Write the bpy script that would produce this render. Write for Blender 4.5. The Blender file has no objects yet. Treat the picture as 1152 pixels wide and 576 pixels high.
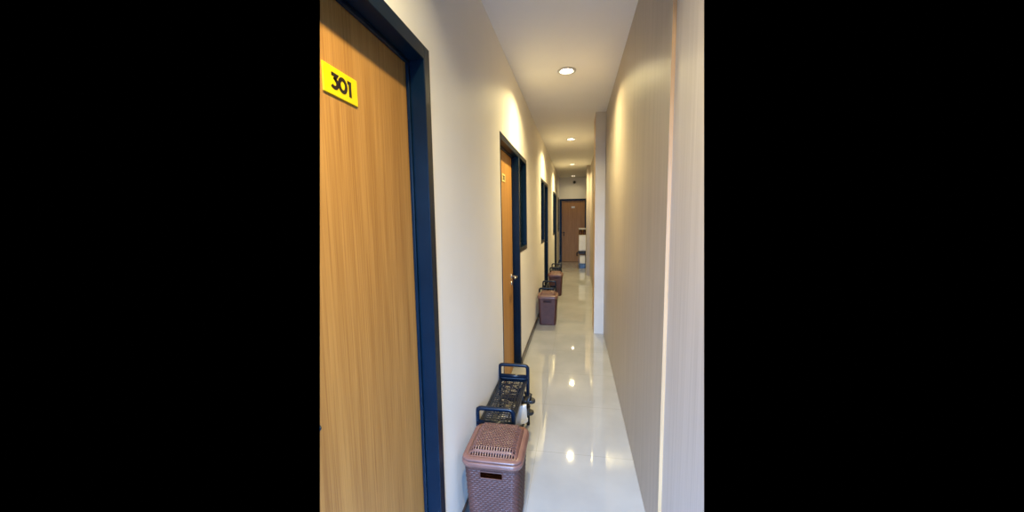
import bpy, bmesh, math, random
from mathutils import Vector, Matrix
from math import pi, sin, cos
random.seed(7)
C = bpy.context.scene.collection
XL, XR, H = -0.543, 0.354, 2.746          # corridor walls and ceiling height
YB, YE = -1.6, 12.15                      # back and far ends
CAM = Vector((0, 0, 1.5))
YAW, PITCH, ROLL, FPX = 0.173849, 0.105589, -0.014445, 410.33

# ------------------------------------------------------------------ camera
cy, sy = cos(YAW), sin(YAW)
f = Vector((-sy, cy, 0)); r = Vector((cy, sy, 0)); u = Vector((0, 0, 1))
f2 = f*cos(PITCH) - u*sin(PITCH); u2 = u*cos(PITCH) + f*sin(PITCH)
r3 = r*cos(ROLL) + u2*sin(ROLL); u3 = u2*cos(ROLL) - r*sin(ROLL)
cd = bpy.data.cameras.new('camera'); cam = bpy.data.objects.new('camera', cd); C.objects.link(cam)
m = Matrix((r3, u3, -f2)).transposed().to_4x4(); m.translation = CAM
cam.matrix_world = m
cd.sensor_width = 36; cd.lens = FPX/1152*36; cd.clip_start = 0.01
bpy.context.scene.camera = cam
def edge_plane(px):                        # the vertical plane where the modelled part of the walls begins
    a = f2 + (px-576)/FPX*r3 + u3; b = f2 + (px-576)/FPX*r3 - u3
    return a.cross(b).normalized()

# ------------------------------------------------------------------ materials
def new_mat(name, col, rough=0.5, metal=0.0, spec=0.5, coat=0.0):
    mt = bpy.data.materials.new(name); mt.use_nodes = True
    b = mt.node_tree.nodes['Principled BSDF']
    b.inputs['Base Color'].default_value = (*col, 1); b.inputs['Roughness'].default_value = rough
    b.inputs['Metallic'].default_value = metal; b.inputs['Specular IOR Level'].default_value = spec
    b.inputs['Coat Weight'].default_value = coat
    return mt, mt.node_tree, b
def noise_mat(name, c1, c2, scale=(1, 1, 1), nscale=5, rough=0.5, spec=0.5, bump=0.0, detail=6, lo=0.3, hi=0.7, metal=0, coat=0, bscale=None):
    mt, nt, b = new_mat(name, c1, rough, metal, spec, coat)
    N, L = nt.nodes, nt.links
    tc = N.new('ShaderNodeTexCoord'); mp = N.new('ShaderNodeMapping'); mp.inputs['Scale'].default_value = scale
    no = N.new('ShaderNodeTexNoise'); no.inputs['Scale'].default_value = nscale; no.inputs['Detail'].default_value = detail
    cr = N.new('ShaderNodeValToRGB'); e = cr.color_ramp.elements
    e[0].position, e[1].position = lo, hi; e[0].color = (*c1, 1); e[1].color = (*c2, 1)
    L.new(tc.outputs['Object'], mp.inputs['Vector']); L.new(mp.outputs[0], no.inputs['Vector'])
    L.new(no.outputs['Fac'], cr.inputs['Fac']); L.new(cr.outputs[0], b.inputs['Base Color'])
    if bump:
        bp = N.new('ShaderNodeBump'); bp.inputs['Strength'].default_value = bump; bp.inputs['Distance'].default_value = 0.004
        if bscale:
            n2 = N.new('ShaderNodeTexNoise'); n2.inputs['Scale'].default_value = bscale; n2.inputs['Detail'].default_value = 4
            L.new(tc.outputs['Object'], n2.inputs['Vector']); L.new(n2.outputs['Fac'], bp.inputs['Height'])
        else: L.new(no.outputs['Fac'], bp.inputs['Height'])
        L.new(bp.outputs[0], b.inputs['Normal'])
    return mt
def wood_mat(name, cdark, clight, rough, fine=260, spec=0.5, bump=0.05):
    """vertical grained laminate: fine streaks plus broad bands, grain along Z"""
    mt, nt, b = new_mat(name, clight, rough, 0, spec); N, L = nt.nodes, nt.links
    tc = N.new('ShaderNodeTexCoord')
    def nz(sc, s, det):
        mp = N.new('ShaderNodeMapping'); mp.inputs['Scale'].default_value = sc
        no = N.new('ShaderNodeTexNoise'); no.inputs['Scale'].default_value = s; no.inputs['Detail'].default_value = det
        L.new(tc.outputs['Object'], mp.inputs['Vector']); L.new(mp.outputs[0], no.inputs['Vector']); return no
    a = nz((1, 1, 0.012), fine, 3); bb = nz((1, 1, 0.05), 22, 4)
    mx = N.new('ShaderNodeMath'); mx.operation = 'MULTIPLY_ADD'; mx.inputs[1].default_value = 0.6
    m2 = N.new('ShaderNodeMath'); m2.operation = 'MULTIPLY'; m2.inputs[1].default_value = 0.4
    L.new(bb.outputs['Fac'], m2.inputs[0]); L.new(a.outputs['Fac'], mx.inputs[0]); L.new(m2.outputs[0], mx.inputs[2])
    cr = N.new('ShaderNodeValToRGB'); e = cr.color_ramp.elements
    e[0].position, e[1].position = 0.36, 0.62; e[0].color = (*cdark, 1); e[1].color = (*clight, 1)
    L.new(mx.outputs[0], cr.inputs['Fac']); L.new(cr.outputs[0], b.inputs['Base Color'])
    bp = N.new('ShaderNodeBump'); bp.inputs['Strength'].default_value = bump; bp.inputs['Distance'].default_value = 0.001
    L.new(mx.outputs[0], bp.inputs['Height']); L.new(bp.outputs[0], b.inputs['Normal'])
    return mt
M = {}
M['plaster'] = noise_mat('cream_painted_plaster', (0.83, 0.795, 0.725), (0.87, 0.835, 0.765), nscale=2.2, rough=0.55, bump=0.12, bscale=45, spec=0.3)
M['ceiling'] = noise_mat('matt_white_ceiling_paint', (0.76, 0.745, 0.73), (0.80, 0.785, 0.77), nscale=1.5, rough=0.8, spec=0.2)
M['oak'] = wood_mat('oak_laminate', (0.32, 0.14, 0.027), (0.49, 0.25, 0.062), 0.45)
M['panel'] = wood_mat('beige_wood_laminate', (0.32, 0.275, 0.235), (0.41, 0.355, 0.305), 0.42, fine=150)
M['panel_pale'] = wood_mat('pale_grey_wood_laminate', (0.48, 0.445, 0.43), (0.57, 0.53, 0.515), 0.45, fine=170)
M['edge'] = wood_mat('orange_edge_band', (0.44, 0.26, 0.12), (0.56, 0.35, 0.18), 0.35)
M['white_board'] = noise_mat('off_white_board', (0.55, 0.50, 0.43), (0.61, 0.56, 0.49), nscale=3, rough=0.45)
M['frame'] = noise_mat('near_black_frame_paint', (0.001, 0.007, 0.016), (0.002, 0.010, 0.022), nscale=6, rough=0.3, spec=0.18, bump=0.03)
M['skirting'] = noise_mat('dark_brown_skirting', (0.020, 0.012, 0.010), (0.035, 0.02, 0.016), scale=(1, 0.2, 1), nscale=20, rough=0.25)
M['yellow'] = noise_mat('yellow_plate', (0.82, 0.58, 0.0), (0.87, 0.62, 0.002), nscale=2, rough=0.35)
M['cream_plate'] = noise_mat('cream_plate', (0.80, 0.62, 0.22), (0.85, 0.68, 0.28), nscale=2, rough=0.35)
M['ink'] = noise_mat('dark_brown_lettering', (0.012, 0.006, 0.004), (0.02, 0.01, 0.006), nscale=3, rough=0.4)
M['metal'] = noise_mat('brushed_steel', (0.35, 0.34, 0.33), (0.5, 0.48, 0.46), scale=(1, 8, 1), nscale=30, rough=0.3, metal=1)
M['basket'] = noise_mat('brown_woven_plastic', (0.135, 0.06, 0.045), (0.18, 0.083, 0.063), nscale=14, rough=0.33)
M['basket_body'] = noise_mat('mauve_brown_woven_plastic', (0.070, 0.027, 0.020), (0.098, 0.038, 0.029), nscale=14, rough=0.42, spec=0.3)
M['rack'] = noise_mat('black_blue_plastic', (0.001, 0.005, 0.014), (0.002, 0.008, 0.020), nscale=12, rough=0.3, spec=0.3)
M['black'] = noise_mat('black_rubber', (0.010, 0.009, 0.009), (0.02, 0.018, 0.018), nscale=20, rough=0.45)
M['white'] = noise_mat('white_plastic', (0.72, 0.70, 0.66), (0.80, 0.78, 0.74), nscale=5, rough=0.35)
M['brownjar'] = noise_mat('dark_brown_glaze', (0.06, 0.022, 0.012), (0.12, 0.045, 0.02), nscale=9, rough=0.2)
M['blue'] = noise_mat('blue_plastic', (0.012, 0.05, 0.14), (0.02, 0.075, 0.2), nscale=9, rough=0.35)
M['trim'] = noise_mat('pale_metal_trim', (0.5, 0.49, 0.47), (0.6, 0.59, 0.57), nscale=9, rough=0.35)
mt, nt, b = new_mat('lamp_lens', (1, 0.95, 0.85), 0.3); b.inputs['Emission Color'].default_value = (1, 0.83, 0.58, 1); b.inputs['Emission Strength'].default_value = 26; M['lens'] = mt
mt, nt, b = new_mat("dark_window_glass", (0.02, 0.022, 0.025), 0.03, 0, 0.3); b.inputs['Transmission Weight'].default_value = 0.6; b.inputs['IOR'].default_value = 1.45; M['glass'] = mt
def tile_mat():
    mt, nt, b = new_mat('polished_porcelain_tiles', (0.6, 0.59, 0.56), 0.035, 0, 1.0, 0.0); N, L = nt.nodes, nt.links
    tc = N.new('ShaderNodeTexCoord'); sp = N.new('ShaderNodeSeparateXYZ'); L.new(tc.outputs['Object'], sp.inputs[0])
    def line(sock, off, w):
        a = N.new('ShaderNodeMath'); a.operation = 'ADD'; a.inputs[1].default_value = -off + 60.0
        p = N.new('ShaderNodeMath'); p.operation = 'PINGPONG'; p.inputs[1].default_value = 0.3
        c = N.new('ShaderNodeMath'); c.operation = 'LESS_THAN'; c.inputs[1].default_value = w
        L.new(sock, a.inputs[0]); L.new(a.outputs[0], p.inputs[0]); L.new(p.outputs[0], c.inputs[0]); return c
    lx = line(sp.outputs['X'], XR-0.6, 0.0012); ly = line(sp.outputs['Y'], 2.2, 0.0016)
    mxm = N.new('ShaderNodeMath'); mxm.operation = 'MAXIMUM'; L.new(lx.outputs[0], mxm.inputs[0]); L.new(ly.outputs[0], mxm.inputs[1])
    no = N.new('ShaderNodeTexNoise'); no.inputs['Scale'].default_value = 3.0; no.inputs['Detail'].default_value = 8
    L.new(tc.outputs['Object'], no.inputs['Vector'])
    cr = N.new('ShaderNodeValToRGB'); e = cr.color_ramp.elements; e[0].position, e[1].position = 0.35, 0.65
    e[0].color = (0.30, 0.30, 0.297, 1); e[1].color = (0.345, 0.345, 0.34, 1); L.new(no.outputs['Fac'], cr.inputs['Fac'])
    mx = N.new('ShaderNodeMix'); mx.data_type = 'RGBA'; L.new(mxm.outputs[0], mx.inputs['Factor']); L.new(cr.outputs[0], mx.inputs['A'])
    mx.inputs['B'].default_value = (0.25, 0.24, 0.225, 1); L.new(mx.outputs['Result'], b.inputs['Base Color'])
    n2 = N.new('ShaderNodeTexNoise'); n2.inputs['Scale'].default_value = 5.0; n2.inputs['Detail'].default_value = 1
    L.new(tc.outputs['Object'], n2.inputs['Vector'])
    bp = N.new('ShaderNodeBump'); bp.inputs['Strength'].default_value = 0.025; bp.inputs['Distance'].default_value = 0.004
    L.new(n2.outputs['Fac'], bp.inputs['Height']); L.new(bp.outputs[0], b.inputs['Normal'])
    return mt
M['tile'] = tile_mat()

# ------------------------------------------------------------------ mesh helpers
def obj(name, bm, mat, parent=None, smooth=False, bevel=0.0, loc=None):
    me = bpy.data.meshes.new(name); bmesh.ops.recalc_face_normals(bm, faces=bm.faces)
    bm.to_mesh(me); bm.free()
    for mm in (mat if isinstance(mat, list) else [mat]): me.materials.append(mm)
    o = bpy.data.objects.new(name, me); C.objects.link(o)
    if smooth:
        for p in me.polygons: p.use_smooth = True
    if parent: o.parent = parent
    if loc: o.location = loc
    if bevel:
        mo = o.modifiers.new('bevel', 'BEVEL'); mo.width = bevel; mo.segments = 2; mo.limit_method = 'ANGLE'
    return o
def thing(name, label, cat, loc=(0, 0, 0), rotz=0, group=None):
    o = bpy.data.objects.new(name, None); C.objects.link(o); o.location = loc; o.rotation_euler = (0, 0, rotz)
    o.empty_display_size = 0.1
    o['label'] = label; o['category'] = cat
    if group: o['group'] = group
    return o
def struct(o): o['kind'] = 'structure'; return o
def sempty(name, loc=(0, 0, 0)):
    o = bpy.data.objects.new(name, None); C.objects.link(o); o.location = loc; o.empty_display_size = 0.1; return struct(o)
def bx(bm, x0, x1, y0, y1, z0, z1, mi=0):
    v = [bm.verts.new((x, y, z)) for x in (x0, x1) for y in (y0, y1) for z in (z0, z1)]
    out = []
    for q in ((0, 1, 3, 2), (4, 6, 7, 5), (0, 4, 5, 1), (2, 3, 7, 6), (0, 2, 6, 4), (1, 5, 7, 3)):
        fc = bm.faces.new([v[i] for i in q]); fc.material_index = mi; out.append(fc)
    return out
def box(*a):
    bm = bmesh.new(); bx(bm, *a); return bm
def cut(bm, px, side):
    """the modelled walls begin here: drop what lies on the near side of a plane"""
    n = edge_plane(px)
    if n.dot(Vector((1, 0, 0))) * side < 0: n = -n
    g = bm.verts[:] + bm.edges[:] + bm.faces[:]
    res = bmesh.ops.bisect_plane(bm, geom=g, dist=1e-6, plane_co=CAM, plane_no=n, clear_inner=True)
    ed = [e for e in res['geom_cut'] if isinstance(e, bmesh.types.BMEdge)]
    if ed: bmesh.ops.holes_fill(bm, edges=ed, sides=0)
    return bm
def tube(bm, pts, rad, seg=10, closed=False, sx=1.0, caps=True):
    """swept round bar through pts"""
    pts = [Vector(p) for p in pts]; n = len(pts); rings = []
    prev = None
    for i, p in enumerate(pts):
        if closed: t = (pts[(i+1) % n] - pts[i-1]).normalized()
        else: t = (pts[min(i+1, n-1)] - pts[max(i-1, 0)]).normalized()
        if prev is None:
            up = Vector((0, 0, 1)) if abs(t.z) < 0.9 else Vector((0, 1, 0)); a = t.cross(up).normalized()
        else:
            a = (prev - t*prev.dot(t)).normalized()
        prev = a; b_ = t.cross(a)
        rr_ = rad[i] if isinstance(rad, (list, tuple)) else rad
        rings.append([bm.verts.new(p + a*cos(2*pi*k/seg)*rr_*sx + b_*sin(2*pi*k/seg)*rr_) for k in range(seg)])
    for i in range(n if closed else n-1):
        A, B = rings[i], rings[(i+1) % n]
        off = 0
        if closed and i == n-1:
            off = min(range(seg), key=lambda s: (A[0].co - B[s].co).length)
        for k in range(seg):
            bm.faces.new((A[k], A[(k+1) % seg], B[(k+1+off) % seg], B[(k+off) % seg]))
    if not closed and caps:
        bm.faces.new(rings[0][::-1]); bm.faces.new(rings[-1])
def lathe(bm, prof, seg=32, c=(0, 0, 0), capb=False, capt=False):
    rings = [[bm.verts.new((c[0]+rd*cos(2*pi*k/seg), c[1]+rd*sin(2*pi*k/seg), c[2]+z)) for k in range(seg)] for rd, z in prof]
    for A, B in zip(rings, rings[1:]):
        for k in range(seg): bm.faces.new((A[k], A[(k+1) % seg], B[(k+1) % seg], B[k]))
    if capb: bm.faces.new(rings[0][::-1])
    if capt: bm.faces.new(rings[-1])
def rrect(hx, hy, rd, n=8):
    out = []
    for q, (sx, sy) in enumerate(((1, 1), (-1, 1), (-1, -1), (1, -1))):
        for k in range(n+1):
            a = q*pi/2 + k*pi/2/n
            out.append((sx*(hx-rd) + rd*cos(a), sy*(hy-rd) + rd*sin(a)))
    return out
def rrect_even(hx, hy, rd, N):
    """N evenly spaced points on a rounded rectangle, starting at the middle of the -y side"""
    P = rrect(hx, hy, rd, 10); P = [Vector((x, y, 0)) for x, y in P]
    i0 = next(i for i in range(len(P)) if P[i].y < -hy+1e-6 and P[(i+1) % len(P)].y < -hy+1e-6 and P[i].x < 0 < P[(i+1) % len(P)].x)
    st = Vector((0, -hy, 0)); seq = [st] + [P[(i0+1+k) % len(P)] for k in range(len(P))] + [st]
    Ls = [0]
    for a, b_ in zip(seq, seq[1:]): Ls.append(Ls[-1] + (b_-a).length)
    out = []; j = 0
    for k in range(N):
        s = Ls[-1]*k/N
        while Ls[j+1] < s: j += 1
        t = (s-Ls[j])/max(1e-9, Ls[j+1]-Ls[j]); out.append(seq[j].lerp(seq[j+1], t))
    return out, Ls[-1]

# ------------------------------------------------------------------ room shell
DOORH = 2.12
struct(obj('floor', box(XL-0.12, XR+0.12, YB, YE+0.1, -0.1, 0), M['tile']))
LAMPS = [0.45, 3.32, 6.15, 9.05, 11.6]; LX = -0.083
bm = bmesh.new(); RH = 0.060; q = 0.15; NS = 32
ys = sorted([YB, YE+0.1] + [y+s*q for y in LAMPS for s in (-1, 1)])
x0, x1 = XL-0.12, XR+0.12
for a, b_ in zip(ys, ys[1:]):
    mid = (a+b_)/2
    lamp = next((y for y in LAMPS if abs(y-mid) < 1e-6), None)
    def quad(p, q_, r_, s_): bm.faces.new([bm.verts.new((*t, H)) for t in (p, q_, r_, s_)])
    if lamp is None: quad((x0, a), (x1, a), (x1, b_), (x0, b_))
    else:
        quad((x0, a), (LX-q, a), (LX-q, b_), (x0, b_)); quad((LX+q, a), (x1, a), (x1, b_), (LX+q, b_))
        ci, sq = [], []
        for k in range(NS):
            t = 2*pi*k/NS; c_, s_ = cos(t), sin(t); mm_ = max(abs(c_), abs(s_))
            ci.append(bm.verts.new((LX+RH*c_, lamp+RH*s_, H))); sq.append(bm.verts.new((LX+q*c_/mm_, lamp+q*s_/mm_, H)))
        for k in range(NS): bm.faces.new((ci[k], sq[k], sq[(k+1) % NS], ci[(k+1) % NS]))
bx(bm, x0, x1, YB, YE+0.1, H+0.10, H+0.16)
struct(obj('ceiling', bm, M['ceiling']))

# left wall with its openings: (y0, y1, z0, z1)
REC = 0.07
OPEN = [(0.44, 1.355, 0, DOORH), (2.65, 3.555, 0, DOORH), (3.555, 4.075, 1.15, DOORH),
        (5.79, 6.36, 1.07, DOORH), (6.36, 7.25, 0, DOORH), (8.87, 9.50, 1.05, DOORH), (9.50, 10.42, 0, DOORH),
        (11.30, 11.95, 1.03, DOORH-0.02)]
bm = bmesh.new(); xa, xb = XL-0.16, XL
cutsy = sorted({0.3, YE} | {o[0] for o in OPEN} | {o[1] for o in OPEN})
for a, b_ in zip(cutsy, cutsy[1:]):
    op = next((o for o in OPEN if o[0] <= a+1e-6 and o[1] >= b_-1e-6), None)
    if not op: bx(bm, xa, xb, a, b_, 0, H)
    else:
        bx(bm, xa, xb, a, b_, op[3], H)
        if op[2] > 0: bx(bm, xa, xb, a, b_, 0, op[2])
bmesh.ops.remove_doubles(bm, verts=bm.verts, dist=1e-5)
cut(bm, 360, 1)
struct(obj('wall_left', bm, M['plaster']))
for i, (a, b_) in enumerate(((1.356, 2.649), (3.556, 6.359), (7.251, 9.499), (10.421, YE-0.02))):
    struct(obj('baseboard_left' if i == 0 else 'baseboard_left.%03d' % i, box(XL+0.0005, XL+0.012, a, b_, 0.0005, 0.075), M['skirting'], bevel=0.003))

# right wall: laminate boards, set back by a board's thickness nearest the camera
bm = bmesh.new()
fs = bx(bm, XR, XR+0.06, 1.535, YE, 0, H); fs[4].material_index = 0
for fc in bm.faces:
    if fc.calc_center_median().y < 1.54: fc.material_index = 1
struct(obj('wall_right', bm, [M['panel'], M['edge']]))
bm = box(XR+0.014, XR+0.06, 0.5, 1.5345, 0, H); cut(bm, 792, -1)
struct(obj('wall_right_near', bm, M['panel_pale']))
# two boxed columns stepping out of the right wall
def column(name, x0, y0, y1, front, side):
    bm = bmesh.new(); bx(bm, x0, XR-0.0005, y0, y1, 0.0005, H-0.0005)
    for fc in bm.faces:
        n = fc.calc_center_median(); fc.material_index = 0 if n.y < y0+1e-4 else 1
    o = struct(obj(name, bm, [front, side], bevel=0.002)); return o
column('trim_1', 0.232, 4.66, 5.06, M['white_board'], M['edge'])
column('trim_2', 0.262, 9.32, 9.75, M['panel'], M['panel'])
# far wall, with the door opening
EX0, EX1, EH = -0.535, 0.345, 2.07
bm = bmesh.new()
bx(bm, XL-0.16, XR+0.06, YE, YE+0.12, EH, H)
bx(bm, XL-0.16, EX0, YE, YE+0.12, 0, EH); bx(bm, EX1, XR+0.06, YE, YE+0.12, 0, EH)
struct(obj('wall_far', bm, M['plaster']))
# wall behind the camera with a tall opening to the daylight
bm = bmesh.new()
bx(bm, XL-0.12, XR+0.12, YB-0.12, YB, 2.35, H); bx(bm, XL-0.12, XL+0.03, YB-0.12, YB, 0, 2.35); bx(bm, XR-0.03, XR+0.12, YB-0.12, YB, 0, 2.35)
struct(obj('wall_back', bm, M['plaster']))

# ------------------------------------------------------------------ doors (built facing +X: local x = out of the wall, y along the wall)
def stroke(bm, pts, w, t, cyc=False):
    """flat ribbon of width w following pts (y, z), thickness t"""
    P = [Vector((p[0], p[1])) for p in pts]; n = len(P); L_, R_ = [], []
    for i in range(n):
        a = P[i-1] if (i > 0 or cyc) else P[i]; b_ = P[(i+1) % n] if (i < n-1 or cyc) else P[i]
        d1 = (P[i]-a).normalized() if (P[i]-a).length > 0 else (b_-P[i]).normalized()
        d2 = (b_-P[i]).normalized() if (b_-P[i]).length > 0 else d1
        n1 = Vector((-d1.y, d1.x)); n2 = Vector((-d2.y, d2.x)); k = (n1+n2)
        k = k/ max(0.5, k.dot(n1)) if k.length > 0.3 else n1
        L_.append(P[i]+k*w/2); R_.append(P[i]-k*w/2)
    V = [[bm.verts.new((x, q_.x, q_.y)) for q_ in S] for S in (L_, R_) for x in (0, t)]
    for i in range(n if cyc else n-1):
        j = (i+1) % n
        for A, B in ((V[1], V[3]), (V[0], V[2]), (V[0], V[1]), (V[2], V[3])): bm.faces.new((A[i], A[j], B[j], B[i]))
    if not cyc:
        for i in (0, n-1): bm.faces.new((V[0][i], V[1][i], V[3][i], V[2][i]))
def arc(cy_, cz, ry, rz, a0, a1, n=14): return [(cy_+ry*cos(math.radians(a0+(a1-a0)*k/n)), cz+rz*sin(math.radians(a0+(a1-a0)*k/n))) for k in range(n+1)]
def numeral(ch, h, t, w):
    """digit of height h centred on y, standing on z=0"""
    bm = bmesh.new(); H_ = h - w
    if ch == '3':
        stroke(bm, [(-0.24*h, h-w/2), (0.20*h, h-w/2), (-0.02*h, 0.58*h)] + arc(-0.02*h, w/2+0.26*h, 0.26*h, 0.26*h, 80, -145, 16), w, t)
    elif ch == '0': stroke(bm, arc(0, h/2, 0.30*h, (h-w)/2, 0, 360-360/32, 31), w, t, True)
    elif ch == '1': stroke(bm, [(-0.17*h, h-w/2), (0.06*h, h-w/2), (0.06*h, 0)], w, t)
    elif ch == '2': stroke(bm, arc(0, h-w/2-0.25*h, 0.25*h, 0.25*h, 160, -35, 12) + [(-0.24*h, w/2), (0.28*h, w/2)], w, t)
    return bm
def plate(parent, text, loc, w, h, mat, rot=None):
    bm = box(0, 0.004, -w/2, w/2, -h/2, h/2); p = obj('number_plate', bm, mat, parent, bevel=0.001, loc=loc)
    if rot: p.rotation_euler.z = rot
    dh = h*0.58; adv = {'3': 0.74, '0': 0.90, '1': 0.52, '2': 0.74}
    tot = sum(adv[c_] for c_ in text)*dh; y = -tot/2
    for c_ in text:
        bm = numeral(c_, dh, 0.0008, dh*0.225); bmesh.ops.scale(bm, verts=bm.verts, vec=(1, 1.18, 1))
        obj('numeral', bm, M['ink'], p, loc=(0.0041, y+adv[c_]*dh/2, -dh/2)); y += adv[c_]*dh
    return p
def handle(parent, y, z, d, out=0.0, cutpx=None):
    """lever handle: rosette, neck and lever pointing along d (+-1 in y), cylinder lock below"""
    bm = bmesh.new()
    def rose(zc, rd):
        rr = []
        for x, rr_ in ((0, rd), (0.006, rd), (0.008, rd*0.85)):
            rr.append([bm.verts.new((x+out, y+rr_*cos(2*pi*k/20), zc+rr_*sin(2*pi*k/20))) for k in range(20)])
        for A, B in zip(rr, rr[1:]):
            for k in range(20): bm.faces.new((A[k], A[(k+1) % 20], B[(k+1) % 20], B[k]))
        bm.faces.new(rr[-1])
    rose(z, 0.025); rose(z-0.07, 0.022)
    tube(bm, [(out+0.006, y, z), (out+0.03, y, z), (out+0.045, y, z), (out+0.052, y+d*0.008, z), (out+0.055, y+d*0.02, z), (out+0.055, y+d*0.07, z), (out+0.053, y+d*0.125, z)], [0.009, 0.009, 0.009, 0.009, 0.0085, 0.008, 0.007], 12)
    return bm
def side_door(n, y0, y1, cas0, cas1, text, hy, hd, cutpx=None, header=0.05, plate_mat=None, px=(0.14, 0.075), pz=1.85, hz=1.015):
    """door in the left wall; outer frame y0..y1, casing widths cas0/cas1"""
    e = sempty('door_%d' % n, (XL, (y0+y1)/2, 0)); oy = (y0+y1)/2
    def W(bm):                                   # world-space cut for the near door, then to local space
        if cutpx:
            bmesh.ops.translate(bm, verts=bm.verts, vec=(XL, oy, 0)); cut(bm, cutpx, 1); bmesh.ops.translate(bm, verts=bm.verts, vec=(-XL, -oy, 0))
        return bm
    a, b_ = y0-oy, y1-oy; F = 0.004
    bm = bmesh.new(); e0 = 0.001
    bx(bm, -0.13, F, a+e0, a+cas0, 0.001, DOORH-0.001); bx(bm, -0.13, F, b_-cas1, b_-e0, 0.001, DOORH-0.001)
    bx(bm, -0.13, F, a+cas0, b_-cas1, DOORH-header, DOORH-0.001)
    # rebate the leaf closes against
    bx(bm, -0.064, -0.052, b_-cas1-0.014, b_-cas1, 0.001, DOORH-header); bx(bm, -0.064, -0.052, a+cas0, a+cas0+0.014, 0.001, DOORH-header)
    bx(bm, -0.064, -0.052, a+cas0+0.014, b_-cas1-0.014, DOORH-header-0.014, DOORH-header)
    obj('door_frame', W(bm), M['frame'], e, bevel=0.002)
    bm = box(-0.105, -0.066, a+cas0+0.003, b_-cas1-0.003, 0.008, DOORH-header-0.003)
    leaf = obj('door_leaf', W(bm), M['oak'], e)
    bm = handle(e, hy-oy, hz, hd, -0.066)
    h_ = obj('door_handle', W(bm), M['metal'] if n == 2 else M['frame'], e, smooth=True)
    if text is not None: plate(e, text, (-0.066, (a+cas0+b_-cas1)/2+0.008, pz), px[0], px[1], plate_mat)
    return e
side_door(1, 0.44, 1.355, 0.05, 0.05, '301', 0.549, 1, 360, plate_mat=M['yellow'], px=(0.142, 0.070), pz=1.850, hz=1.045)
side_door(2, 2.65, 3.555, 0.014, 0.05, '302', 3.42, -1, plate_mat=M['cream_plate'], px=(0.14, 0.066), pz=1.835, hz=0.935)
side_door(3, 6.36, 7.25, 0.05, 0.05, None, 7.12, -1)
side_door(4, 9.50, 10.42, 0.05, 0.05, None, 10.28, -1)
def side_window(n, y0, y1, z0, z1=DOORH):
    e = sempty('window_%d' % n, (XL, (y0+y1)/2, z0)); w = (y1-y0)/2; h = z1-z0; e0 = 0.001
    bm = bmesh.new(); c_ = 0.045
    bx(bm, -0.12, 0.004, -w+e0, -w+c_*0.4, e0, h-e0); bx(bm, -0.12, 0.004, w-c_, w-e0, e0, h-e0)
    bx(bm, -0.12, 0.004, -w+c_*0.4, w-c_, h-c_, h-e0); bx(bm, -0.12, 0.004, -w+c_*0.4, w-c_, e0, c_)
    obj('window_frame', bm, M['frame'], e, bevel=0.002)
    bm = bmesh.new(); s = 0.03; a, b_ = -w+c_*0.4, w-c_
    bx(bm, -0.075, -0.05, a, a+s, c_, h-c_); bx(bm, -0.075, -0.05, b_-s, b_, c_, h-c_)
    bx(bm, -0.075, -0.05, a+s, b_-s, c_, c_+s); bx(bm, -0.075, -0.05, a+s, b_-s, h-c_-s, h-c_)
    sash = obj('sash', bm, M['frame'], e, bevel=0.002)
    obj('pane', box(-0.066, -0.060, a+s, b_-s, c_+s, h-c_-s), M['glass'], sash)
side_window(1, 3.555, 4.075, 1.15); side_window(2, 5.79, 6.36, 1.07); side_window(3, 8.87, 9.50, 1.05); side_window(4, 11.30, 11.95, 1.03, DOORH-0.02)
# door at the far end
e = sempty('door_5', ((EX0+EX1)/2, YE, 0)); w = (EX1-EX0)/2
bm = bmesh.new()
bx(bm, -w+0.001, -w+0.075, -0.004, 0.11, 0.001, EH-0.001); bx(bm, w-0.055, w-0.001, -0.004, 0.11, 0.001, EH-0.001); bx(bm, -w+0.075, w-0.055, -0.004, 0.11, EH-0.055, EH-0.001)
obj('door_frame', bm, M['frame'], e, bevel=0.002)
obj('door_leaf', box(-w+0.078, w-0.058, 0.045, 0.085, 0.006, EH-0.058), M['oak'], e)
p = obj('number_plate', box(-0.055, 0.055, -0.004, 0, -0.03, 0.03), M['white'], e, loc=(0.005, 0.045, 1.80))
bm = handle(e, 0, 0, -1); bmesh.ops.rotate(bm, verts=bm.verts, matrix=Matrix.Rotation(-pi/2, 3, 'Z'), cent=(0, 0, 0))
obj('door_handle', bm, M['frame'], e, smooth=True, loc=(-w+0.15, 0.045, 0.97))

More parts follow.
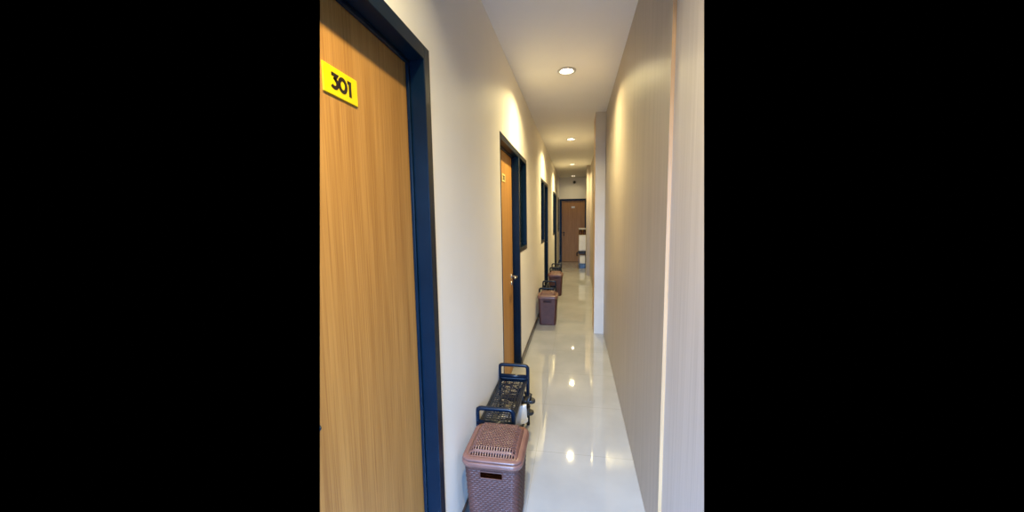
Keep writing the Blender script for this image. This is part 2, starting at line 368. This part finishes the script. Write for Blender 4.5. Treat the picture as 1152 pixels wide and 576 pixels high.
# ------------------------------------------------------------------ downlights
LB = {0.45: 'recessed ceiling downlight nearest to door 301', 3.32: 'largest glowing round downlight in the corridor ceiling, before the first column', 6.15: 'second glowing ceiling downlight down the corridor, just past the first column',
      9.05: 'third glowing ceiling downlight, just before the second column', 11.6: 'farthest ceiling downlight, close to the end door'}
for i, y in enumerate(LAMPS):
    t = thing('downlight', LB[y], 'ceiling light', (LX, y, H), 0, 'recessed downlights along the ceiling')
    bm = bmesh.new(); lathe(bm, [(0.0605, 0.0), (0.080, -0.0005), (0.081, -0.004), (0.076, -0.008), (0.062, -0.009), (0.058, -0.004), (0.057, 0.0)], 40)
    obj('trim_ring', bm, M['trim'], t, smooth=True)
    bm = bmesh.new(); lathe(bm, [(0.0575, -0.002), (0.056, 0.02), (0.050, 0.045), (0.048, 0.05)], 40)
    obj('reflector', bm, M['metal'], t, smooth=True)
    bm = bmesh.new(); lathe(bm, [(0.050, 0.0), (0.047, -0.003), (0.03, -0.006), (0.012, -0.0075)], 32, (0, 0, 0.012), capt=True)
    obj('lens', bm, M['lens'], t, smooth=True)
    ld = bpy.data.lights.new('downlight_beam', 'SPOT'); ld.energy = 30; ld.color = (1, 0.82, 0.40) if y > 1 else (1, 0.84, 0.50); ld.spot_size = math.radians(146); ld.spot_blend = 0.22; ld.shadow_soft_size = 0.035
    lo = bpy.data.objects.new('downlight_beam', ld); C.objects.link(lo); lo.parent = t; lo.location = (0, 0, -0.012)
    ld.use_nodes = True; nt = ld.node_tree; em = nt.nodes['Emission']            # reflector lamp: strongest straight down
    tc = nt.nodes.new('ShaderNodeTexCoord'); sp = nt.nodes.new('ShaderNodeSeparateXYZ'); ab = nt.nodes.new('ShaderNodeMath'); ab.operation = 'ABSOLUTE'
    pw = nt.nodes.new('ShaderNodeMath'); pw.operation = 'POWER'; pw.inputs[1].default_value = 2.4
    nt.links.new(tc.outputs['Normal'], sp.inputs[0]); nt.links.new(sp.outputs['Z'], ab.inputs[0]); nt.links.new(ab.outputs[0], pw.inputs[0]); nt.links.new(pw.outputs[0], em.inputs['Strength'])
    LIGHT_E = {0.45: 285, 3.32: 205, 11.6: 19}
    ld.energy = LIGHT_E.get(y, 230)
# small dark dome sensor on the ceiling near the end
t = thing('dome_sensor', 'small dark dome sensor high on the wall above the end door', 'sensor', (-0.05, YE-0.0005, 2.60)); t.rotation_euler = (-pi/2, 0, 0)
bm = bmesh.new(); lathe(bm, [(0.05, 0), (0.052, -0.012), (0.045, -0.02)], 24, capt=True); obj('base', bm, M['trim'], t, smooth=True)
bm = bmesh.new(); lathe(bm, [(0.04, -0.02), (0.042, -0.04), (0.034, -0.062), (0.018, -0.075), (0.004, -0.079)], 24, capt=True); obj('dome', bm, M['black'], t, smooth=True)

# ------------------------------------------------------------------ laundry baskets
def make_basket(label):
    t = thing('laundry_basket', label, 'basket', group='brown woven laundry baskets along the left wall')
    # body: tapered, woven relief, hand hole in the front
    N, NZ = 336, 108; zb, zt = 0.004, 0.392
    bm = bmesh.new(); rows = []
    for j in range(NZ+1):
        v = j/NZ; z = zb + (zt-zb)*v; hx = 0.110+(0.130-0.110)*v; hy = 0.125+(0.140-0.125)*v
        pts, Ls = rrect_even(hx, hy, 0.035, N); row = []
        for k in range(N):
            p = pts[k]; nrm = (pts[(k+1) % N]-pts[k-1]).normalized(); nrm = Vector((nrm.y, -nrm.x, 0))
            rw = int(j//3); ph = (k + (rw % 2)*4) % 8; inrow = (j % 3)
            d = 0.0
            if v < 0.93 and v > 0.03: d = 0.0026*sin(pi*ph/8) if inrow else -0.0034
            row.append(bm.verts.new((p.x+nrm.x*d, p.y+nrm.y*d, z)))
        rows.append(row)
    for j in range(NZ):
        z = zb+(zt-zb)*(j+0.5)/NZ
        for k in range(N):
            a, b_, c_, d = rows[j][k], rows[j][(k+1) % N], rows[j+1][(k+1) % N], rows[j+1][k]
            mx_ = (a.co.x+b_.co.x)/2; my = a.co.y
            if my < 0 and abs(mx_) < 0.05 and 0.325 < z < 0.353 and my < -0.12: continue
            bm.faces.new((a, b_, c_, d))
    bm.faces.new(rows[0][::-1]);
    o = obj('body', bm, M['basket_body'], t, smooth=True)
    so = o.modifiers.new('thickness', 'SOLIDIFY'); so.thickness = 0.003; so.offset = -1
    bm = bmesh.new(); pts = [(x, -0.1385+0.0, z+0.339) for x, z in rrect(0.053, 0.0165, 0.008, 4)]
    tube(bm, pts, 0.0035, 6, closed=True); obj('hand_hole_rim', bm, M['basket_body'], t, smooth=True)
    # rim band
    bm = bmesh.new()
    prof = [(0.0, 0.376), (0.008, 0.376), (0.012, 0.384), (0.012, 0.396), (0.008, 0.402), (-0.006, 0.402)]
    rg = [[bm.verts.new((x, y, z)) for x, y in rrect(0.131+dx, 0.141+dx, 0.04+dx*0.8, 8)] for dx, z in prof]
    for A, B in zip(rg, rg[1:]):
        for k in range(len(A)): bm.faces.new((A[k], A[(k+1) % len(A)], B[(k+1) % len(A)], B[k]))
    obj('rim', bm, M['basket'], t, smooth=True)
    # lid: smooth border, sloping shoulders, perforated top
    bm = bmesh.new()
    prof = [(0.138, 0.148, 0.404), (0.139, 0.149, 0.410), (0.134, 0.144, 0.415), (0.121, 0.131, 0.416), (0.117, 0.127, 0.418)]
    rg = [[bm.verts.new((x, y, z)) for x, y in rrect(hx, hy, 0.042 - (0.138-hx)*0.8, 8)] for hx, hy, z in prof]
    for A, B in zip(rg, rg[1:]):
        for k in range(len(A)): bm.faces.new((A[k], A[(k+1) % len(A)], B[(k+1) % len(A)], B[k]))
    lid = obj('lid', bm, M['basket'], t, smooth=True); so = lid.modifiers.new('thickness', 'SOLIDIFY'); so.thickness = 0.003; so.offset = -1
    bm = bmesh.new(); nx, ny = 19, 32; HX, HY = 0.118, 0.128
    sm = lambda q_: q_*q_*(3-2*q_)
    def P(u_, v_):
        x = HX*u_*math.sqrt(1-0.06*v_**8); y = HY*v_*math.sqrt(1-0.06*u_**8)
        ex = max(0, min(1, (1-abs(u_))/0.30)); ey = max(0, min(1, (1-abs(v_))/(0.34 if v_ < 0 else 0.22)))
        return Vector((x, y, 0.417 + 0.030*sm(ex)*sm(ey)))
    def cell(u0, u1, v0, v1, hole):
        if not hole:
            bm.faces.new([bm.verts.new(P(*q_)) for q_ in ((u0, v0), (u1, v0), (u1, v1), (u0, v1))]); return
        lu, hu, lv, hv = hole
        U = [u0, u0+(u1-u0)*lu, u0+(u1-u0)*hu, u1]; V = [v0, v0+(v1-v0)*lv, v0+(v1-v0)*hv, v1]
        g = [[bm.verts.new(P(uu, vv)) for vv in V] for uu in U]
        for a in range(3):
            for b_ in range(3):
                if a == 1 and b_ == 1: continue
                bm.faces.new((g[a][b_], g[a+1][b_], g[a+1][b_+1], g[a][b_+1]))
    du = 2/nx; vj = [-1, -0.955, -0.845, -0.80, -0.70] + [-0.70+1.655*k/20 for k in range(1, 21)] + [1]
    for j in range(len(vj)-1):
        v0, v1 = vj[j], vj[j+1]; solid = j in (0, 2, len(vj)-2); slots = j in (1, 3)
        ue = [-1+du*i for i in range(nx+1)]
        if not solid and not slots and j % 2: ue = [-1, -1+du] + [-1+du*1.5+du*i for i in range(nx-2)] + [1-du, 1]; ue = sorted(set(round(q_, 6) for q_ in ue))
        for a, b_ in zip(ue, ue[1:]):
            edge = a < -1+du*0.9 or b_ > 1-du*0.9 or (b_-a) < du*0.8
            cell(a, b_, v0, v1, None if (solid or edge) else ((0.26, 0.78, 0.06, 0.94) if slots else (0.13, 0.87, 0.16, 0.84)))
    bmesh.ops.remove_doubles(bm, verts=bm.verts, dist=1e-6)
    o = obj('lid_grille', bm, M['basket'], lid, smooth=True); so = o.modifiers.new('thickness', 'SOLIDIFY'); so.thickness = 0.0025; so.offset = -1
    return t
def copy_tree(o, parent=None):
    c_ = o.copy(); C.objects.link(c_); c_.parent = parent
    for ch in list(o.children): copy_tree(ch, c_)
    return c_
b1 = make_basket('largest and nearest brown lidded laundry basket, beside the wall past door 301'); b1.location = (-0.373, 1.632, 0.0)
b2 = copy_tree(b1); b2.location = (-0.382, 5.075, 0); b2['label'] = 'brown lidded laundry basket standing beyond door 302, second along the wall'
b3 = copy_tree(b1); b3.location = (-0.378, 6.995, 0); b3['label'] = 'farthest brown lidded laundry basket, small, third along the wall'

# ------------------------------------------------------------------ shoe racks
def make_rack(label):
    t = thing('shoe_rack', label, 'shoe rack', group='black plastic shoe racks behind the baskets')
    hw, hl = 0.102, 0.305
    def arch(bm, y):
        pts = [(-hw, y, 0.006), (-hw, y, 0.15), (-hw, y, 0.30), (-hw, y, 0.42)]
        pts += [(-hw+0.022-0.022*cos(a), y, 0.425+0.022*sin(a)) for a in (0.3, 0.8, 1.2, pi/2)]
        pts += [(-x, y_, z) for x, y_, z in reversed(pts)]
        tube(bm, pts, 0.0115, 10, sx=1.1)
    for y in (-hl, hl):
        bm = bmesh.new(); arch(bm, y); tube(bm, [(-hw, y, 0.366), (hw, y, 0.366)], 0.0125, 10); tube(bm, [(-hw, y, 0.10), (hw, y, 0.10)], 0.008, 8); obj('end_frame', bm, M['rack'], t, smooth=True)
    for z in (0.115, 0.345):
        bm = bmesh.new(); nx, ny = (11, 28) if z > 0.2 else (5, 12); X0, Y0 = hw-0.012, hl-0.008; rnd = random.Random(3)
        for i in range(nx):
            for j in range(ny):
                x_0, x_1 = -X0+2*X0*i/nx, -X0+2*X0*(i+1)/nx; y_0, y_1 = -Y0+2*Y0*j/ny, -Y0+2*Y0*(j+1)/ny
                solid = z > 0.2 and (i in (0, nx-1) or j in (0, ny-1) or rnd.random() < 0.08)
                dx, dy = (x_1-x_0), (y_1-y_0)
                if solid:
                    bm.faces.new([bm.verts.new((x, y, z)) for x, y in ((x_0, y_0), (x_1, y_0), (x_1, y_1), (x_0, y_1))]); continue
                lx, hx_ = ((0.30, 0.92), (0.08, 0.92), (0.08, 0.70))[i % 3]; ly, hy_ = ((0.30, 0.92), (0.08, 0.92), (0.08, 0.70))[j % 3]
                U = [x_0, x_0+dx*lx, x_0+dx*hx_, x_1]; V = [y_0, y_0+dy*ly, y_0+dy*hy_, y_1]
                g = [[bm.verts.new((a, b_, z)) for b_ in V] for a in U]
                for a in range(3):
                    for b_ in range(3):
                        if a == 1 and b_ == 1: continue
                        bm.faces.new((g[a][b_], g[a+1][b_], g[a+1][b_+1], g[a][b_+1]))
        bmesh.ops.remove_doubles(bm, verts=bm.verts, dist=1e-6)
        # raised lip all round the tier
        o = obj('tier', bm, M['rack'], t); so = o.modifiers.new('thickness', 'SOLIDIFY'); so.thickness = 0.003; so.offset = 1
        bm = bmesh.new()
        for x_0, x_1, y_0, y_1 in ((-hw+0.002, -hw+0.013, -hl, hl), (hw-0.013, hw-0.002, -hl, hl), (-hw+0.013, hw-0.013, -hl, -hl+0.011), (-hw+0.013, hw-0.013, hl-0.011, hl)):
            bx(bm, x_0, x_1, y_0, y_1, z-0.018, z+0.010)
        obj('tier_lip', bm, M['rack'], o, bevel=0.003)
    return t
r1 = make_rack('nearest black perforated two-tier shoe rack, between the nearest basket and door 302'); r1.location = (-0.436, 2.175, 0)
r2 = copy_tree(r1); r2.location = (-0.425, 5.62, 0); r2['label'] = 'small dark shoe rack just behind the second brown basket'
r3 = copy_tree(r1); r3.location = (-0.42, 7.86, 0); r3['label'] = 'farthest dark shoe rack, behind the farthest basket'

# ------------------------------------------------------------------ footwear on the nearest rack's lower tier (toe towards +X)
def foot_outline(L_, wd, n=40):
    out = []
    for k in range(n):
        a = 2*pi*k/n; c_, s_ = cos(a), sin(a)
        wloc = wd*(0.80+0.20*c_) * (1 - 0.10*math.exp(-((c_+0.1)/0.35)**2))
        out.append((L_/2*c_, wloc/2*math.copysign(abs(s_)**0.8, s_)))
    return out
def sandal(label, loc, rz):
    t = thing('sandal', label, 'sandal', loc, rz, 'black sandals on the nearest shoe rack')
    P = foot_outline(0.24, 0.088); bm = bmesh.new()
    rings = [[bm.verts.new((x*s, y*s, z + 0.010*(max(0, -x)/0.12))) for x, y in P] for s, z in ((0.96, 0), (1.0, 0.005), (1.0, 0.018), (0.96, 0.023))]
    for A, B in zip(rings, rings[1:]):
        for k in range(len(A)): bm.faces.new((A[k], A[(k+1) % len(A)], B[(k+1) % len(A)], B[k]))
    bm.faces.new(rings[0][::-1]); bm.faces.new(rings[-1]); obj('sole', bm, M['black'], t, smooth=False)
    for x, h_, lean in ((0.075, 0.045, 0.012), (0.045, 0.060, -0.01), (0.0, 0.075, 0.014)):
        bm = bmesh.new(); pts = [(x+lean*sin(pi*k/12), 0.043*cos(pi*k/12), 0.014+h_*sin(pi*k/12)) for k in range(13)]
        tube(bm, pts, 0.0035, 8, sx=2.4); obj('strap', bm, M['black'], t, smooth=True)
    bm = bmesh.new(); pts = [(-0.06+0.055*cos(a), 0.036*sin(a), 0.082-0.02*cos(a)) for a in [2*pi*k/24 for k in range(24)]]
    tube(bm, pts, 0.0035, 8, closed=True, sx=1.6); obj('ankle_strap', bm, M['black'], t, smooth=True)
    return t
sandal('lower of the two stacked black strappy sandals at the back of the nearest rack', (-0.405, 2.415, 0.121), 0.06)
sandal('upper of the two stacked black strappy sandals at the back of the nearest rack', (-0.392, 2.410, 0.218), -0.10)
def shoe(label, loc, rz, mat, group=None):
  t = thing('sneaker', label, 'shoe', loc, rz, group)
  P = foot_outline(0.25, 0.09); bm = bmesh.new()
  rings = [[bm.verts.new((x*s, y*s, z)) for x, y in P] for s, z in ((0.97, 0), (1.0, 0.006), (1.0, 0.024), (0.97, 0.028))]
  for A, B in zip(rings, rings[1:]):
      for k in range(len(A)): bm.faces.new((A[k], A[(k+1) % len(A)], B[(k+1) % len(A)], B[k]))
  bm.faces.new(rings[0][::-1]); bm.faces.new(rings[-1]); obj('sole', bm, mat, t)
  bm = bmesh.new(); rings = []
  for q_ in range(8):
      v = q_/7; ring = []
      for x, y in P:
          xx = x*(0.96 - 0.10*v) - 0.008*v; fr = max(0, (xx+0.02)/0.14)           # lower towards the toe
          top = 0.098 - 0.066*min(1, fr)**0.8
          ring.append(bm.verts.new((xx if v < 1 else xx, y*(0.94-0.45*v**2), 0.026 + top*v)))
      rings.append(ring)
  for A, B in zip(rings, rings[1:]):
      for k in range(len(A)): bm.faces.new((A[k], A[(k+1) % len(A)], B[(k+1) % len(A)], B[k]))
  bm.faces.new(rings[-1]); obj('upper', bm, mat, t, smooth=True)
  for k in range(4):
      bm = bmesh.new(); x = 0.0+0.018*k; z = 0.099-0.0115*k
      tube(bm, [(x, -0.02, z-0.008), (x, -0.008, z), (x, 0.008, z), (x, 0.02, z-0.008)], 0.0022, 6); obj('lace', bm, M['trim'], t, smooth=True)
  return t
shoe('white sneaker on the lower tier of the nearest shoe rack, heel outwards', (-0.425, 2.265, 0.121), pi+0.5, M['white'])
shoe('dark sneaker lying on the small shoe rack behind the second basket', (-0.425, 5.66, 0.351), pi/2+0.05, M['black'])

# ------------------------------------------------------------------ stand with containers at the far end
SX, SY = 0.196, 10.85
t = thing('side_table', 'low black side table with slim grey legs before the end door', 'table', (SX, SY, 0))
obj('table_top', box(-0.128, 0.128, -0.16, 0.16, 0.46, 0.50), M['black'], t, bevel=0.006)
bm = bmesh.new(); bx(bm, -0.118, 0.118, -0.15, 0.15, 0.41, 0.459); obj('apron', bm, M['black'], t, bevel=0.003)
for sx in (-1, 1):
    for sy in (-1, 1):
        bm = bmesh.new(); tube(bm, [(sx*0.108, sy*0.14, 0.409), (sx*0.112, sy*0.145, 0.2), (sx*0.116, sy*0.15, 0.001)], 0.009, 10); obj('leg', bm, M['metal'], t, smooth=True)
bm = bmesh.new(); tube(bm, [(-0.129, -0.05, 0.455), (-0.15, -0.05, 0.45), (-0.158, -0.05, 0.43), (-0.158, -0.05, 0.37), (-0.152, -0.05, 0.345)], 0.02, 10); obj('hook', bm, M['black'], t, smooth=True)
def rbox_bm(hx, hy, z0, z1, rd, taper=1.0, bev=0.012, openn=False):
    bm = bmesh.new(); prof = [(1-bev/hx, z0), (1, z0+bev)] + [(1+(taper-1)*k/3, z0+bev+(z1-z0-2*bev)*k/3) for k in (1, 2, 3)] + [(taper-bev/hx, z1)]
    rg = [[bm.verts.new((x*s, y*s, z)) for x, y in rrect(hx, hy, rd, 6)] for s, z in prof]
    for A, B in zip(rg, rg[1:]):
        for k in range(len(A)): bm.faces.new((A[k], A[(k+1) % len(A)], B[(k+1) % len(A)], B[k]))
    bm.faces.new(rg[0][::-1])
    if not openn: bm.faces.new(rg[-1])
    return bm
t = thing('water_container', 'tall white water container standing on the black side table', 'container', (SX, SY, 0.501))
obj('body', rbox_bm(0.112, 0.12, 0, 0.46, 0.03), M['white'], t, smooth=False)
bm = bmesh.new(); lathe(bm, [(0.014, 0), (0.014, 0.03)], 14, capb=True, capt=True); bmesh.ops.rotate(bm, verts=bm.verts, matrix=Matrix.Rotation(pi/2, 3, 'X'), cent=(0, 0, 0))
obj('tap', bm, M['white'], t, smooth=False, loc=(0.0, -0.12, 0.05))
obj('seam_band', rbox_bm(0.1135, 0.1215, 0.415, 0.432, 0.03, bev=0.003), M['trim'], t)
for k, (dx, dy) in enumerate(((-0.055, -0.03), (0.055, 0.0))):
    j = thing('jar', ('left' if k == 0 else 'right') + ' one of two dark brown jars on the white water container', 'jar', (SX+dx, SY+dy, 0.962), 0, 'dark brown jars on the water container')
    bm = bmesh.new(); lathe(bm, [(0.038, 0), (0.046, 0.01), (0.049, 0.06), (0.046, 0.10), (0.036, 0.125), (0.036, 0.135)], 24, capb=True, capt=True); obj('body', bm, M['brownjar'], j, smooth=True)
    bm = bmesh.new(); lathe(bm, [(0.038, 0.1355), (0.04, 0.14), (0.04, 0.152), (0.036, 0.155)], 24, capb=True, capt=True); obj('lid', bm, M['ink'], j, smooth=True)
t = thing('tray', 'shallow white tray resting across the two brown jars', 'tray', (SX+0.002, SY-0.015, 1.118))
bm = bmesh.new(); prof = [(0.75, 0.0), (0.95, 0.012), (1.0, 0.036), (0.97, 0.036), (0.92, 0.015), (0.74, 0.006)]
rg = [[bm.verts.new((x*s, y*s, z)) for x, y in rrect(0.118, 0.12, 0.05, 8)] for s, z in prof]
for A, B in zip(rg, rg[1:]):
    for k in range(len(A)): bm.faces.new((A[k], A[(k+1) % len(A)], B[(k+1) % len(A)], B[k]))
bm.faces.new(rg[0][::-1]); bm.faces.new(rg[-1]); obj('dish', bm, M['white'], t)
t = thing('crate', 'blue plastic crate on the floor under the black side table', 'crate', (SX, SY-0.01, 0.0))
bm = bmesh.new()
bx(bm, -0.095, 0.095, -0.125, 0.125, 0.002, 0.010)
for z0, z1 in ((0.0105, 0.05), (0.062, 0.085), (0.10, 0.135)):
    bx(bm, -0.095, 0.095, -0.125, -0.118, z0, z1); bx(bm, -0.095, 0.095, 0.118, 0.125, z0, z1)
    bx(bm, -0.095, -0.088, -0.118, 0.118, z0, z1); bx(bm, 0.088, 0.095, -0.118, 0.118, z0, z1)
for x in (-0.0949, -0.05, 0.0, 0.05, 0.0869):
    for y in (-0.1249, 0.117): bx(bm, x, x+0.008, y, y+0.008, 0.010, 0.134)
obj('crate_body', bm, M['blue'], t)
t = thing('storage_box', 'white storage box sitting inside the blue crate', 'box', (SX, SY-0.01, 0.011))
obj('body', rbox_bm(0.078, 0.10, 0, 0.33, 0.02, 1.05), M['white'], t); obj('lid', rbox_bm(0.084, 0.107, 0.331, 0.36, 0.022, 1.0, 0.005), M['white'], t)

# ------------------------------------------------------------------ daylight from the open end behind the camera
ld = bpy.data.lights.new('daylight', 'AREA'); ld.shape = 'RECTANGLE'; ld.size = 0.88; ld.size_y = 1.3; ld.energy = 240; ld.spread = math.radians(102); ld.color = (0.25, 0.50, 1.0)
lo = bpy.data.objects.new('daylight', ld); C.objects.link(lo); lo.location = (-0.095, YB-0.42, 1.72); lo.rotation_euler = (math.radians(44), 0, 0)   # sky light falling in through the opening
w = bpy.data.worlds.new('world'); bpy.context.scene.world = w; w.use_nodes = True
w.node_tree.nodes['Background'].inputs[0].default_value = (0, 0, 0, 1); w.node_tree.nodes['Background'].inputs[1].default_value = 0
vs = bpy.context.scene.view_settings; vs.view_transform = 'Standard'; vs.look = 'None'; vs.gamma = 1; vs.exposure = 0.26; vs.use_curve_mapping = False
